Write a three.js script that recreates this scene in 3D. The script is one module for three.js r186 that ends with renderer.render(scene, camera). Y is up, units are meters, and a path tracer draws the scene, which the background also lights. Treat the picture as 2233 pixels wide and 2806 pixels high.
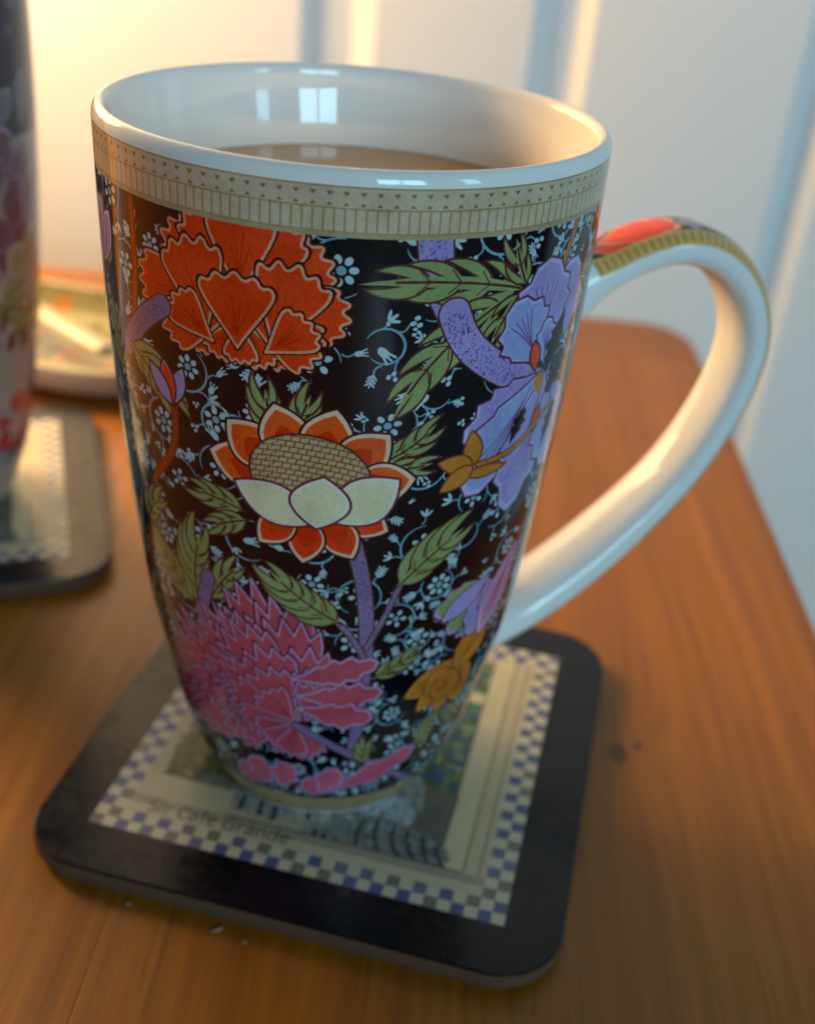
import * as THREE from 'three';
import { RectAreaLightUniformsLib } from 'three/addons/lights/RectAreaLightUniformsLib.js';
import { mergeGeometries, mergeVertices } from 'three/addons/utils/BufferGeometryUtils.js';
import { RoundedBoxGeometry } from 'three/addons/geometries/RoundedBoxGeometry.js';

// ---------------------------------------------------------------- camera, light, exposure
const scene = new THREE.Scene();
const CT = 0.0045;                                   // coaster thickness; the table top is y = 0
const camera = new THREE.PerspectiveCamera(49.88, 814 / 1024, 0.01, 12);
{
  const pitch = 0.53639, yaw = 0.07524, roll = 0.08832;
  camera.position.set(0, 0.16476 + CT, 0.17966);
  const f = new THREE.Vector3(Math.sin(yaw) * Math.cos(pitch), -Math.sin(pitch), -Math.cos(yaw) * Math.cos(pitch));
  const r = new THREE.Vector3(Math.cos(yaw), 0, Math.sin(yaw)), u = r.clone().cross(f);
  const r2 = r.clone().multiplyScalar(Math.cos(roll)).addScaledVector(u, Math.sin(roll));
  const u2 = r.clone().multiplyScalar(-Math.sin(roll)).addScaledVector(u, Math.cos(roll));
  camera.quaternion.setFromRotationMatrix(new THREE.Matrix4().makeBasis(r2, u2, f.clone().negate()));
  camera.focus = 0.152;
  camera.userData.fStop = 13.5;                        // the small lens of a phone, very close to its subject
}
scene.add(camera);
const AMBIENT = new THREE.Color().setRGB(0.078, 0.046, 0.021);   // the dim evening room around
scene.background = AMBIENT;
const LAMP_AT = [-0.375, 0.275, -0.32], LAMP_COLOR = [1, 0.64, 0.3], LAMP_POWER = 1.4;
const DAY_COLOR = [0.42, 0.77, 0.97];
const EXPOSURE = 0.86;
RectAreaLightUniformsLib.init();

const renderer = new THREE.WebGLRenderer({ antialias: true });
renderer.toneMapping = THREE.LinearToneMapping;
renderer.toneMappingExposure = EXPOSURE;
renderer.shadowMap.enabled = true;

// ---------------------------------------------------------------- helpers
let seed = 20240611;
const rnd = () => { seed = (seed + 0x6d2b79f5) | 0; let t = Math.imul(seed ^ (seed >>> 15), 1 | seed); t = (t + Math.imul(t ^ (t >>> 7), 61 | t)) ^ t; return ((t ^ (t >>> 14)) >>> 0) / 4294967296; };
const rr = (a, b) => a + (b - a) * rnd();
const lin = (r, g, b) => new THREE.Color().setRGB(r, g, b);
const sm = (a, b, x) => { const t = Math.min(1, Math.max(0, (x - a) / (b - a))); return t * t * (3 - 2 * t); };
function mesh(name, geometry, material, parent = scene) {
  const m = new THREE.Mesh(geometry, material);
  m.name = name; m.castShadow = m.receiveShadow = true; parent.add(m);
  return m;
}
function thing(name, label, category, pos = [0, 0, 0], turn = 0, group) {
  const o = new THREE.Group(); o.name = name; scene.add(o);
  o.position.set(...pos); o.rotation.y = turn;
  o.userData = { label, category }; if (group) o.userData.group = group;
  return o;
}
function canvas(w, h) { const c = document.createElement('canvas'); c.width = w; c.height = h; return [c, c.getContext('2d')]; }
function tex(c, srgb = true) {
  const t = new THREE.CanvasTexture(c);
  if (srgb) t.colorSpace = THREE.SRGBColorSpace;
  t.wrapS = t.wrapT = THREE.RepeatWrapping; t.magFilter = THREE.LinearFilter; t.anisotropy = 8;
  return t;
}
// value noise, tileable over n cells
function noiseGrid(n, m) { const g = new Float32Array(n * m); for (let i = 0; i < n * m; i++) g[i] = rnd(); return (x, y) => { const xi = Math.floor(x), yi = Math.floor(y), fx = x - xi, fy = y - yi, a = fx * fx * (3 - 2 * fx), b = fy * fy * (3 - 2 * fy); const at = (i, j) => g[(((i % n) + n) % n) + (((j % m) + m) % m) * n]; return (at(xi, yi) * (1 - a) + at(xi + 1, yi) * a) * (1 - b) + (at(xi, yi + 1) * (1 - a) + at(xi + 1, yi + 1) * a) * b; }; }

// ---------------------------------------------------------------- floor and wall (seen only where the photograph shows them)
{
  const fl = mesh('floor', new THREE.BoxGeometry(5.0, 0.04, 4.4), new THREE.MeshStandardMaterial({ color: lin(0.22, 0.17, 0.13), roughness: 0.9 }));
  fl.position.set(0.7, -0.74, 1.5); fl.userData.kind = 'structure';
}
const TURN = -0.093;                                 // the table and the wall behind it stand a little askew to the camera
const WALL_Z = -0.40;
const wallPaint = (() => {
  const [c, g] = canvas(512, 512), n = noiseGrid(64, 64), n2 = noiseGrid(200, 200), im = g.createImageData(512, 512);
  for (let y = 0; y < 512; y++) for (let x = 0; x < 512; x++) { const v = 128 + 46 * (n(x / 8, y / 8) - 0.5) + 60 * (n2(x / 2.56, y / 2.56) - 0.5), i = (y * 512 + x) * 4; im.data[i] = im.data[i + 1] = im.data[i + 2] = v; im.data[i + 3] = 255; }
  g.putImageData(im, 0, 0);
  const t = tex(c, false); t.repeat.set(6, 6);
  return new THREE.MeshStandardMaterial({ color: lin(0.8, 0.8, 0.79), roughness: 0.42, bumpMap: t, bumpScale: 0.00025 });
})();
{
  const wall = new THREE.Group(); wall.name = 'wall'; wall.userData = { kind: 'structure' }; scene.add(wall);
  wall.position.set(0, 0, WALL_Z); wall.rotation.y = TURN;
  const back = mesh('wall_backing', new THREE.BoxGeometry(3.2, 2.5, 0.06), wallPaint, wall); back.position.set(0.2, 0.53, -0.0352);
  const D = 0.0125, top = 1.75, bot = -0.715;
  // boards: front face from x0 to x1, chamfer widths at both sides
  for (const [x0, x1, c0, c1] of [[-1.2, -0.029, 0.01, 0.005], [0.007, 0.083, 0.013, 0.010], [0.112, 0.214, 0.0095, 0.007], [0.236, 0.310, 0.013, 0.010], [0.345, 0.43, 0.01, 0.01], [0.465, 1.5, 0.01, 0.01]]) {
    const s = new THREE.Shape();
    s.moveTo(x0 - c0, -D); s.lineTo(x1 + c1, -D); s.lineTo(x1 + c1, -0.0058); s.lineTo(x1 + c1 * 0.15, -0.0009); s.quadraticCurveTo(x1, 0, x1 - 0.001, 0); s.lineTo(x0 + 0.001, 0); s.quadraticCurveTo(x0, 0, x0 - c0 * 0.15, -0.0009); s.lineTo(x0 - c0, -0.0058); s.closePath();
    const g = new THREE.ExtrudeGeometry(s, { depth: top - bot, bevelEnabled: false, curveSegments: 6 });
    g.rotateX(-Math.PI / 2); g.translate(0, bot, 0);
    // after the turn the shape's y points to -z: mirror so that the face looks to +z
    const p = g.attributes.position; for (let i = 0; i < p.count; i++) p.setZ(i, -p.getZ(i));
    const ix = g.index; if (ix) { for (let i = 0; i < ix.count; i += 3) { const a = ix.getX(i); ix.setX(i, ix.getX(i + 1)); ix.setX(i + 1, a); } } else { for (const nme of ['position', 'uv']) { const a = g.attributes[nme], s2 = a.itemSize; for (let i = 0; i < a.count; i += 3) for (let k = 0; k < s2; k++) { const t0 = a.array[i * s2 + k]; a.array[i * s2 + k] = a.array[(i + 1) * s2 + k]; a.array[(i + 1) * s2 + k] = t0; } } }
    g.computeVertexNormals();
    mesh('wall_board', g, wallPaint, wall);
  }
}

// ---------------------------------------------------------------- wooden table
function woodTexture(W, H, ppm, marks) {              // grain along y; ppm = pixels per metre
  const [c, g] = canvas(W, H), im = g.createImageData(W, H);
  const n1 = noiseGrid(512, 64), n2 = noiseGrid(64, 32), n3 = noiseGrid(1024, 256), n4 = noiseGrid(24, 24);
  for (let y = 0; y < H; y++) for (let x = 0; x < W; x++) {
    let mx = x / ppm, my = y / ppm, knot = 0;
    for (const [kx, ky, kr, kd] of marks) { const dx = mx - kx, dy = (my - ky) * 0.45, d = Math.hypot(dx, dy); const w = Math.exp(-(d * d) / (kr * kr * 5)); mx += dx * w * 1.2; knot = Math.max(knot, kd * (1 - sm(kr * 0.35, kr, Math.hypot(dx, (my - ky) * 0.8)))); }
    const warp = 0.016 * (n2(mx * 20, my * 5) - 0.5) + 0.005 * (n2(mx * 50 + 9, my * 14) - 0.5);
    const ring = n1((mx + warp) * 160, my * 3.2);
    const fine = n3(mx * 1150 + warp * 600, my * 42), broad = n4(mx * 14, my * 5);
    const ring2 = n1((mx + warp) * 520 + 77, my * 6.5);
    let v = 0.34 * ring + 0.36 * ring2 + 0.34 * fine + 0.26 * broad - 0.65;
    const pore = n3((mx + warp * 0.3) * 1500 + 40, my * 26) > 0.86 ? -0.16 : 0;
    v = v * 0.34 + pore * 0.6 - knot * 0.42;
    const i = (y * W + x) * 4, k = 1 + v;
    im.data[i] = Math.min(255, 148 * k); im.data[i + 1] = Math.min(255, 88 * k * (1 + v * 0.16)); im.data[i + 2] = Math.max(0, Math.min(255, 6 * k * (1 + v * 0.3))); im.data[i + 3] = 255;
  }
  g.putImageData(im, 0, 0);
  return c;
}
const toLocal = (x, z) => [x * Math.cos(-TURN) + z * Math.sin(-TURN), -x * Math.sin(-TURN) + z * Math.cos(-TURN)];
{
  const table = thing('side_table', 'orange brown varnished wooden table with a rounded corner by the white wall', 'table', [0, 0, 0], TURN);
  const X1 = 0.1235, Z0 = -0.289, Z1 = -0.249, X0 = -0.62, ZF = 0.36, TH = 0.022;
  const woodC = woodTexture(1024, 2048, 2048 / 0.62, [[0.10, 0.255, 0.0034, 0.9], [0.1085, 0.258, 0.0017, 0.8], [0.23, 0.31, 0.008, 0.55]]);
  const [bc, bg] = canvas(1024, 1024); bg.fillStyle = '#808080'; bg.fillRect(0, 0, 1024, 1024);
  { const im = bg.getImageData(0, 0, 1024, 1024), n = noiseGrid(1024, 64); for (let y = 0; y < 1024; y++) for (let x = 0; x < 1024; x++) { const i = (y * 1024 + x) * 4, v = 128 + 90 * (n(x, y / 16) - 0.5); im.data[i] = im.data[i + 1] = im.data[i + 2] = v; } bg.putImageData(im, 0, 0); }
  const mat = (ox, oy, tint = [1, 1, 1], rot = 0) => {
    const t = tex(woodC); t.repeat.set(1 / 0.31, 1 / 0.62); t.offset.set(ox, oy); t.rotation = rot;
    const b = tex(bc, false); b.repeat.set(1 / 0.31, 1 / 0.62); b.rotation = rot;
    return new THREE.MeshPhysicalMaterial({ color: lin(...tint), map: t, roughness: 0.4, bumpMap: b, bumpScale: 0.00006 });
  };
  const slab = (name, shape, m, bev = 0.00015) => {
    const g = new THREE.ExtrudeGeometry(shape, { depth: TH - 2 * bev, bevelEnabled: true, bevelThickness: bev, bevelSize: bev, bevelOffset: -bev, bevelSegments: 3, curveSegments: 12 });
    g.rotateX(Math.PI / 2); g.translate(0, -bev, 0);
    return mesh(name, g, m, table);
  };
  const rect = (x0, z0, x1, z1) => { const s = new THREE.Shape(); s.moveTo(x0, z0); s.lineTo(x1, z0); s.lineTo(x1, z1); s.lineTo(x0, z1); s.closePath(); return s; };
  const seam = -0.0335, G = 0.00003;
  const R = 0.012;
  // planks run front to back; a slightly darker tinted slab, grain crosswise, closes the far end with the rounded corner
  let s = new THREE.Shape(); s.moveTo(seam + G, Z1 + G); s.lineTo(X1, Z1 + G); s.lineTo(X1, ZF - 0.03); s.quadraticCurveTo(X1, ZF, X1 - 0.03, ZF); s.lineTo(seam + G, ZF); s.closePath();
  const m1 = mat(0, 0), seams = [seam, -0.185, -0.335, -0.485, X0];
  slab('plank', s, m1);
  // marks in the texture sit at these places of the right plank
  { const [kx, kz] = toLocal(0.0655, -0.003); m1.map.offset.set((0.10 - kx) / 0.31, 1 - (0.255) / 0.62 - kz / 0.62); }
  for (let i = 0; i < 4; i++) slab('plank', rect(seams[i + 1] + G, Z1 + G, seams[i] - G, ZF), mat(0.37 * i + 0.63, 0.21 * i + 0.35, [[0.96, 0.95, 0.93], [1.03, 1, 1], [0.97, 0.98, 1], [1, 1, 1]][i]));
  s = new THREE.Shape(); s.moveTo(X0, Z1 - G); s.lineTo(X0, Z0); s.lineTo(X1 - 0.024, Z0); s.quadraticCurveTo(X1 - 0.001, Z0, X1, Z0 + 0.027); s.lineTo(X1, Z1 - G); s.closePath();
  slab('far_slab', s, mat(0.2, 0.5, [0.92, 0.92, 0.92], Math.PI / 2));
  // frame and legs under the top
  const dark = mat(0.1, 0.1, [0.8, 0.78, 0.75]);
  for (const [x, z, w, d] of [[(X0 + X1) / 2, Z0 + 0.05, X1 - X0 - 0.14, 0.02], [(X0 + X1) / 2, ZF - 0.05, X1 - X0 - 0.14, 0.02], [X0 + 0.05, (Z0 + ZF) / 2, 0.02, ZF - Z0 - 0.14], [X1 - 0.05, (Z0 + ZF) / 2, 0.02, ZF - Z0 - 0.14]]) mesh('apron', new RoundedBoxGeometry(w, 0.08, d, 2, 0.002), dark, table).position.set(x, -TH - 0.0405, z);
  for (const x of [X0 + 0.05, X1 - 0.05]) for (const z of [Z0 + 0.05, ZF - 0.05]) {
    const pts = [[0.0001, -0.72], [0.012, -0.72], [0.014, -0.70], [0.021, -0.3], [0.024, -0.12], [0.026, -0.11], [0.026, -TH - 0.0003], [0.0001, -TH - 0.0003]].map(([a, b]) => new THREE.Vector2(a, b));
    mesh('leg', new THREE.LatheGeometry(pts, 24), dark, table).position.set(x, 0, z);
  }
}

// ---------------------------------------------------------------- print drawing kit (all in millimetres on the unrolled surface, y up)
const P = {
  ground: '#0d0e17', blue: '#b9d8e2', blue2: '#7fb2c8', green: '#93a96b', green2: '#6f8750', red: '#f24318', redEdge: '#f0a884', dark: '#3a1116',
  orange: '#f4601f', cream: '#efeac0', white: '#efeee8', lilac: '#a79adb', lilac2: '#9aa9e2', stem: '#8f7aa6', stemDot: '#5d4a7e', pink: '#c4566a', pinkEdge: '#c9a3d6', gold: '#b0945a', goldDark: '#8f7040', band: '#d8c4a8', ochre: '#d3822e', ochreDark: '#8b4417', tan: '#cbb489', brown: '#5b2b24',
};
// a leaf or petal outline as points: base at 0,0, tip at len along +x, both sides with teeth
function outline(len, wid, teeth = 0, depth = 0.2, bend = 0, shape = 0.7) {
  const side = (sgn) => {
    const out = [], n = teeth ? teeth * 2 : 12;
    for (let i = 0; i <= n; i++) {
      const t = i / n; let w = wid * Math.pow(Math.sin(Math.PI * Math.pow(t, shape)), 0.85);
      let tt = t;
      if (teeth && i > 0 && i < n) { if (i % 2) { w *= 1 + depth; tt += 0.35 / n; } else { w *= 1 - depth; } }
      out.push([tt * len, sgn * w]);
    }
    return out;
  };
  const pts = [...side(1), ...side(-1).reverse()];
  return pts.map(([x, y]) => { const a = bend * (x / len); return [x * Math.cos(a * 0.5) - y * Math.sin(a), x * Math.sin(a * 0.5) + y * Math.cos(a)]; });
}
// a fan petal: plain curved sides, a crown of uneven points at its end
function fan(len, wid, teeth) {
  const pts = [], tip = [];
  for (let i = 0; i <= 6; i++) { const t = i / 6; pts.push([len * 0.74 * t, wid * Math.pow(t, 0.62) * (0.25 + 0.75 * t * (2 - t))]); }
  for (let i = 0; i < teeth; i++) { const a = 1.25 - 2.5 * (i + 0.5) / teeth, b = 1.25 - 2.5 * (i + 1) / teeth, k = 1 + rr(-0.08, 0.1); tip.push([len * (0.66 + 0.36 * Math.cos(a) * k), wid * 1.12 * Math.sin(a) * k]); if (i < teeth - 1) tip.push([len * (0.64 + 0.22 * Math.cos(b)), wid * 0.98 * Math.sin(b)]); }
  return [...pts, ...tip, ...pts.slice().reverse().map(([a, b]) => [a, -b])];
}
function trace(g, pts, x, y, ang, k = 1, curved = false, pivot = 0) {
  const c = Math.cos(ang), s = Math.sin(ang), q = pts.map(([a, b]) => { const u = (a - pivot) * k + pivot, v = b * k; return [x + u * c - v * s, y + u * s + v * c]; });
  g.beginPath();
  if (!curved) q.forEach(([a, b], i) => (i ? g.lineTo(a, b) : g.moveTo(a, b)));
  else { const n = q.length, mid = (i) => [(q[i % n][0] + q[(i + 1) % n][0]) / 2, (q[i % n][1] + q[(i + 1) % n][1]) / 2]; g.moveTo(...mid(0)); for (let i = 1; i <= n; i++) g.quadraticCurveTo(q[i % n][0], q[i % n][1], ...mid(i)); }
  g.closePath();
}
function petal(g, x, y, ang, len, wid, o) {
  const pts = o.fan ? fan(len, wid, o.fan) : outline(len, wid, o.teeth ?? 0, o.depth ?? 0.2, o.bend ?? 0, o.shape ?? 1.25);
  trace(g, pts, x, y, ang, 1, !o.teeth); g.fillStyle = o.edge; g.fill(); g.lineWidth = o.line ?? 0.35; g.strokeStyle = o.dark; g.stroke();
  trace(g, pts, x, y, ang, o.inset ?? 0.84, !o.teeth, len * 0.42); g.fillStyle = o.fill; g.fill();
  if (o.rim) { trace(g, pts, x, y, ang, 0.955, !o.teeth, len * 0.42); g.lineWidth = o.rim; g.strokeStyle = o.edge; g.stroke(); }
  if (o.core) { trace(g, pts, x, y, ang, 0.55, !o.teeth, len * 0.25); g.fillStyle = o.core; g.fill(); }
  if (o.fan) { g.strokeStyle = o.vein; g.lineWidth = 0.14; for (const q of [-0.5, -0.2, 0.12, 0.4]) { const a = ang + q * wid / len * 1.1; g.beginPath(); g.moveTo(x + Math.cos(ang) * len * 0.2, y + Math.sin(ang) * len * 0.2); g.lineTo(x + Math.cos(a) * len * rr(0.55, 0.72), y + Math.sin(a) * len * rr(0.55, 0.72)); g.stroke(); } }
  if (o.veins) { g.strokeStyle = o.veinColor ?? o.dark; g.lineWidth = 0.16; for (let i = -o.veins; i <= o.veins; i++) { g.beginPath(); g.moveTo(x + Math.cos(ang) * len * 0.1, y + Math.sin(ang) * len * 0.1); const a = ang + i * 0.13 * wid / len * 2.2; g.quadraticCurveTo(x + Math.cos(ang) * len * 0.4 + Math.cos(a) * 0, y + Math.sin(ang) * len * 0.4, x + Math.cos(a) * len * 0.74, y + Math.sin(a) * len * 0.74); g.stroke(); } }
}
function leaf(g, x, y, ang, len, wid, bend = 0.4, lobes = 4) {                    // cut leaf with pointed lobes
  const spine = (t) => { const a = ang + bend * t; return [x + len * t * Math.cos(ang + bend * t * 0.5), y + len * t * Math.sin(ang + bend * t * 0.5), a]; };
  g.fillStyle = P.green; g.strokeStyle = P.brown; g.lineWidth = 0.3;
  for (let i = 0; i < lobes; i++) for (const sd of [1, -1]) {
    const t = 0.08 + 0.72 * i / lobes, [sx, sy, a] = spine(t), L = wid * (1.15 - 0.55 * Math.abs(t - 0.35)) * (sd > 0 ? 1 : 0.86);
    const pts = outline(L * 2.1, L * 0.23, 0, 0, sd * -0.9, 0.8);
    trace(g, pts, sx, sy, a + sd * (0.85 - 0.4 * t), 1, true); g.fill(); g.stroke();
  }
  const body = outline(len, wid * 0.22, 0, 0, bend, 0.75); trace(g, body, x, y, ang, 1, true); g.fillStyle = P.green; g.fill();
  g.strokeStyle = P.brown; g.lineWidth = 0.34; g.beginPath(); g.moveTo(x, y); for (let t = 0.1; t <= 0.86; t += 0.1) { const s = spine(t); g.lineTo(s[0], s[1]); } g.stroke();
  g.lineWidth = 0.16; for (let i = 1; i < lobes; i++) for (const sd of [1, -1]) { const t = 0.1 + 0.7 * i / lobes, [sx, sy, a] = spine(t), L = wid * 0.55; g.beginPath(); g.moveTo(sx, sy); g.lineTo(sx + L * Math.cos(a + sd * 0.8), sy + L * Math.sin(a + sd * 0.8)); g.stroke(); }
}
function curveStroke(g, pts, w, color) { g.strokeStyle = color; g.lineWidth = w; g.lineCap = 'round'; g.lineJoin = 'round'; g.beginPath(); g.moveTo(...pts[0]); for (let i = 1; i < pts.length - 1; i++) g.quadraticCurveTo(...pts[i], (pts[i][0] + pts[i + 1][0]) / 2, (pts[i][1] + pts[i + 1][1]) / 2); g.lineTo(...pts[pts.length - 1]); g.stroke(); }
function stem(g, pts, w, color = P.stem, dot = P.stemDot) {
  curveStroke(g, pts, w + 0.5, P.brown); curveStroke(g, pts, w, color);
  const c = new THREE.CatmullRomCurve3(pts.map(([a, b]) => new THREE.Vector3(a, b, 0))), L = c.getLength(), n = Math.floor(L * 6 * w / 3); g.fillStyle = dot;
  for (let i = 0; i < n; i++) { const t = rnd(), q = c.getPoint(t), d = c.getTangent(t), o = rr(-0.42, 0.42) * w; g.beginPath(); g.arc(q.x - d.y * o, q.y + d.x * o, 0.13, 0, 7); g.fill(); }
}
function blossom(g, x, y, r, n) { g.fillStyle = P.blue; for (let i = 0; i < n; i++) { const a = i * 2 * Math.PI / n + x; g.beginPath(); g.ellipse(x + r * Math.cos(a), y + r * Math.sin(a), r * 0.42, r * 0.33, a, 0, 7); g.fill(); } g.fillStyle = P.blue2; g.beginPath(); g.arc(x, y, r * 0.42, 0, 7); g.fill(); }
function sprig(g, x, y, a, s, kind) {
  g.save(); g.translate(x, y); g.rotate(a); g.fillStyle = P.blue; g.strokeStyle = P.blue; g.lineWidth = 0.3 * s;
  if (kind === 0) { for (const d of [-0.7, 0, 0.7]) { g.save(); g.rotate(d); g.beginPath(); g.ellipse(1.0 * s, 0, 0.85 * s, 0.28 * s, 0, 0, 7); g.fill(); g.restore(); } }
  else if (kind === 1) { g.beginPath(); g.ellipse(0.9 * s, 0, 0.8 * s, 0.55 * s, 0, 0, 7); g.fill(); for (const d of [-0.5, 0, 0.5]) { g.beginPath(); g.moveTo(1.3 * s, d * 0.7 * s); g.lineTo(2.3 * s, d * 1.3 * s); g.stroke(); } }
  else if (kind === 2) { for (let i = 0; i < 3; i++) for (const sd of [1, -1]) { g.save(); g.translate(i * 0.6 * s, 0); g.rotate(sd * 0.8); g.beginPath(); g.ellipse(0.55 * s, 0, 0.55 * s, 0.2 * s, 0, 0, 7); g.fill(); g.restore(); } g.beginPath(); g.moveTo(0, 0); g.lineTo(2.1 * s, 0); g.stroke(); }
  else { for (const [u, v] of [[0.5, 0], [1.2, 0.5], [1.2, -0.5]]) { g.beginPath(); g.ellipse(u * s, v * s, 0.42 * s, 0.34 * s, 0, 0, 7); g.fill(); } }
  g.restore();
}
function curl(g, x, y, r, dir) {                                                   // a ring of vine with a blossom inside and shoots outside
  const a0 = rr(0, 6.28), turn = rr(3.7, 5.3) * dir; g.strokeStyle = P.blue2; g.lineCap = 'round';
  let prev = null;
  for (let i = 0; i <= 40; i++) { const t = i / 40, a = a0 + turn * t, q = r * (1 - 0.12 * t), pt = [x + q * Math.cos(a), y + q * Math.sin(a)]; if (prev) { g.lineWidth = 0.16 + 0.24 * Math.sin(Math.PI * t); g.beginPath(); g.moveTo(...prev); g.lineTo(...pt); g.stroke(); } prev = pt; }
  const k = 3 + Math.floor(rnd() * 3);
  for (let i = 0; i < k; i++) { const t = (i + rr(0.2, 0.8)) / k, a = a0 + turn * t, px = x + r * Math.cos(a), py = y + r * Math.sin(a), b = a + dir * rr(0.3, 0.9); const L = rr(0.8, 1.9); g.lineWidth = 0.28; g.beginPath(); g.moveTo(px, py); g.quadraticCurveTo(px + L * 0.6 * Math.cos(a + dir * 1.3), py + L * 0.6 * Math.sin(a + dir * 1.3), px + L * Math.cos(b), py + L * Math.sin(b)); g.stroke(); sprig(g, px + L * Math.cos(b), py + L * Math.sin(b), b + rr(-0.4, 0.4), rr(0.75, 1.1), Math.floor(rnd() * 4)); }
  if (rnd() < 0.75) blossom(g, x + rr(-0.3, 0.3), y + rr(-0.3, 0.3), rr(1.2, 1.6), 5 + Math.floor(rnd() * 3)); else { sprig(g, x - 1, y, rr(0, 6.28), 1.2, 1); }
}
function ruffled(g, cx, cy, rows, o) {                                             // layered flower: rows of toothed petals in a fan
  for (const [r0, len, wid, n, a0, a1, oy = 0] of rows) for (let i = 0; i < n; i++) {
    const a = n > 1 ? a0 + (a1 - a0) * ((i * 2) % n + ((i * 2) >= n && n % 2 === 0 ? 1 : 0)) / (n - 1) : a0;
    petal(g, cx + r0 * Math.cos(a) * (o.sx ?? 1), cy + oy + r0 * Math.sin(a) * (o.sy ?? 1), a + rr(-0.08, 0.08), len * rr(0.92, 1.08), wid, { ...o, teeth: o.teeth ?? 4, depth: o.depth ?? 0.16 });
  }
}
const MMDEG = 0.663, MUG_H = 129.92, WRAP = 360 * MMDEG;

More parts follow.
